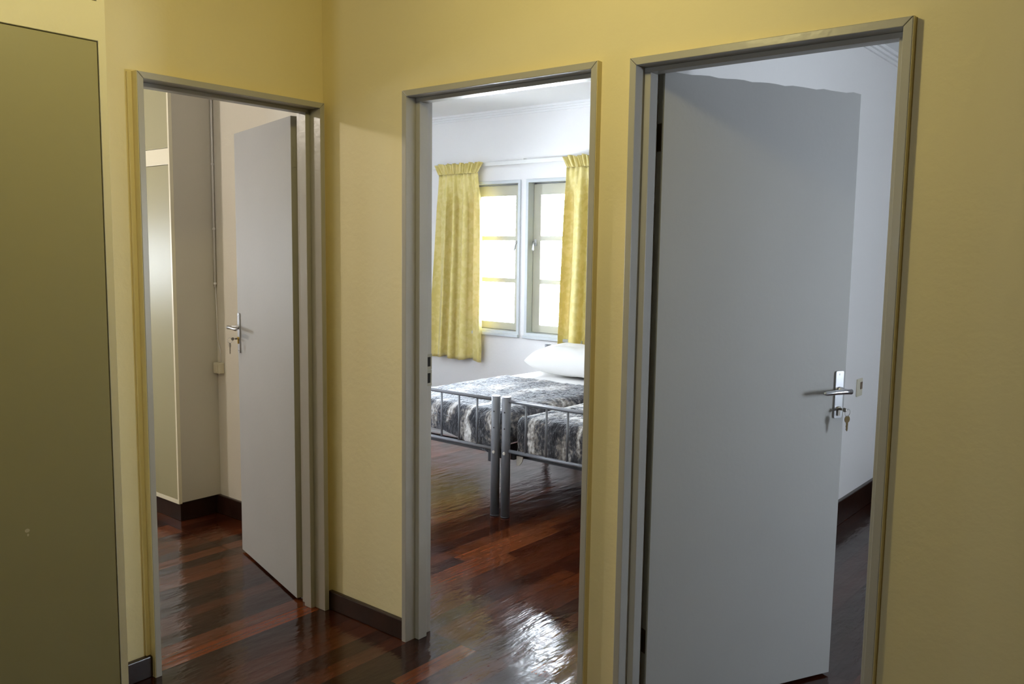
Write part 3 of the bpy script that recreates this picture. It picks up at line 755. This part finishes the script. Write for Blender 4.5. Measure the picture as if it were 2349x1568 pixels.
def blanket(name, x0, x1, y0, y1, ztop, zfront, zl, zr, label, seed, rad=0.055, frontsag=None, puff=0.007):
    """fur throw: covers the top from y0 to y1, hangs over the foot end (y0) and both long sides"""
    rnd = random.Random(seed)
    prof = []                                      # distance along y: hanging front, rounded edge, top
    nF, nR, nT = 26, 8, 90
    for i in range(nF): prof.append((y0, zfront+(ztop-rad-zfront)*i/nF, 'f'))
    for i in range(nR+1):
        a = PI/2*i/nR; prof.append((y0+rad*(1-math.cos(a)), ztop-rad+rad*math.sin(a), 'r'))
    for i in range(1, nT+1): prof.append((y0+rad+(y1-y0-rad)*i/nT, ztop, 't'))
    side = []                                      # across x
    nS, nM = 14, 90
    for i in range(nS): side.append((x0, zl+(ztop-rad*0.8-zl)*i/nS))
    for i in range(7):
        a = PI/2*i/6; side.append((x0+rad*0.8*(1-math.cos(a)), ztop-rad*0.8+rad*0.8*math.sin(a)))
    for i in range(1, nM): side.append((x0+rad*0.8+(x1-x0-1.6*rad)*i/nM, ztop))
    for i in range(7):
        a = PI/2*(1-i/6); side.append((x1-rad*0.8*(1-math.cos(a)), ztop-rad*0.8+rad*0.8*math.sin(a)))
    for i in range(1, nS+1): side.append((x1, ztop-rad*0.8+(zr-ztop+rad*0.8)*i/nS))
    bm = B(); rows = []
    for (py, pz, k) in prof:
        row = []
        for (sx, sz) in side:
            drop = ztop-sz
            # the front panel keeps to the bed width: corners tuck in
            if pz < ztop and k in 'fr':
                cx_ = sx; zz = min(pz, sz+0.02) if drop > 0 else pz
                fy_ = py
                if drop > 0: fy_ = py+0.02*min(1, drop/0.1); cx_ = sx
                zz = max(zfront, zz) if drop > 0 else zz
            else:
                cx_, zz, fy_ = sx, sz, py
            p = Vector((cx_, fy_, zz))
            n1 = noise.noise(Vector((p.x*5+seed, p.y*4, p.z*5)))
            n2 = noise.noise(Vector((p.x*28, p.y*22+seed, p.z*24)))
            n3 = noise.noise(Vector((p.x*70, p.y*60+seed, p.z*64)))
            out = Vector((0, 0, 1)) if (k == 't' and drop <= 0) else (Vector((0, -1, 0.3)) if k in 'fr' else Vector((-1 if sx < (x0+x1)/2 else 1, 0, 0.3)))
            p += out.normalized()*(puff*n1+0.007*n2+0.004*n3)
            if k == 'f' and frontsag: p.z += frontsag(sx)*(1-(pz-zfront)/(ztop-zfront))
            row.append(bm.verts.new(p))
        rows.append(row)
    for r1, r2 in zip(rows, rows[1:]):
        for i in range(len(side)-1):
            f = bm.faces.new((r1[i], r1[i+1], r2[i+1], r2[i])); f.smooth = True
    o = finish(name, bm, m_fur); sd = o.modifiers.new('thick', 'SOLIDIFY'); sd.thickness = 0.010; sd.offset = -1
    return tag(o, label, 'blanket', 'faux fur throws on the beds')
bx1 = -0.272; bx2 = -0.203+BW
sag = lambda x: 0.020 if x < bx1-0.45 else (0.020 - 0.10*max(0, (x-(bx1-0.45))/0.45))
blanket('fur_throw', bx1-BW+0.022, bx1+0.010, 1.452, 2.60, 0.590, 0.405, 0.42, 0.40, 'grey and black faux fur throw on the left bed', 2, frontsag=sag, rad=0.075)
blanket('fur_throw.001', bx2-BW+0.045, bx2-0.02, 1.462, 2.60, 0.577, 0.362, 0.36, 0.36, 'grey and black faux fur throw on the right bed', 9, rad=0.05)

def pillow(cx_, cy_, cz_, wx, wy, h, label, rz=0.0):
    bm = B(); n = 36; vs = {}
    root = None
    def pt(u, v, s):
        # superellipse pillow with pinched corners
        au, av = abs(u), abs(v)
        e = (1-au**3.2)*(1-av**3.2); z = s*h/2*max(0, e)**0.42
        k = 1-0.06*(1-abs(u))*0; px = u*wx/2*(1-0.05*av**2*(1-au)); py = v*wy/2*(1-0.07*(1-au**2)*av)
        nz = noise.noise(Vector((u*3.1, v*2.6, s*2.0+5)))*0.014*(e**0.5 if e > 0 else 0)
        return Vector((px, py, z+nz))
    for s in (1, -1):
        for i in range(n+1):
            for j in range(n+1):
                u, v = math.sin((i/n*2-1)*PI/2), math.sin((j/n*2-1)*PI/2)
                key = (i, j, s if 0 < i < n and 0 < j < n else 0)
                if key not in vs: vs[key] = bm.verts.new(pt(u, v, s if key[2] else 1))
        for i in range(n):
            for j in range(n):
                q = [vs[(a, b, s if 0 < a < n and 0 < b < n else 0)] for a, b in ((i, j), (i+1, j), (i+1, j+1), (i, j+1))]
                f = bm.faces.new(q if s > 0 else q[::-1]); f.smooth = True
    o = finish('pillow', bm, m_pillow); o.location = (cx_, cy_, cz_); o.rotation_euler = (math.radians(4), 0, rz)
    return tag(o, label, 'pillow')
pillow(-0.770, 2.945, 0.704, 0.70, 0.42, 0.220, 'plump white pillow at the head of the left bed')

# ------------------------------------------------------------------ ceiling lamp fittings (above the view)
def fitting(loc, label):
    root = empty('ceiling_lamp', (loc[0], loc[1], ZC), label, 'lamp')
    bm = B(); tube(bm, [(loc[0], loc[1], ZC), (loc[0], loc[1], ZC-0.02), (loc[0], loc[1], ZC-0.045)], [0.06, 0.06, 0.025], 24); finish('ceiling_rose', bm, m_rail, root)
    return root
fitting(HALL_LAMP, 'white ceiling lamp fitting of the hall'); fitting(ROOM_LAMP, 'white ceiling lamp fitting of the left room')
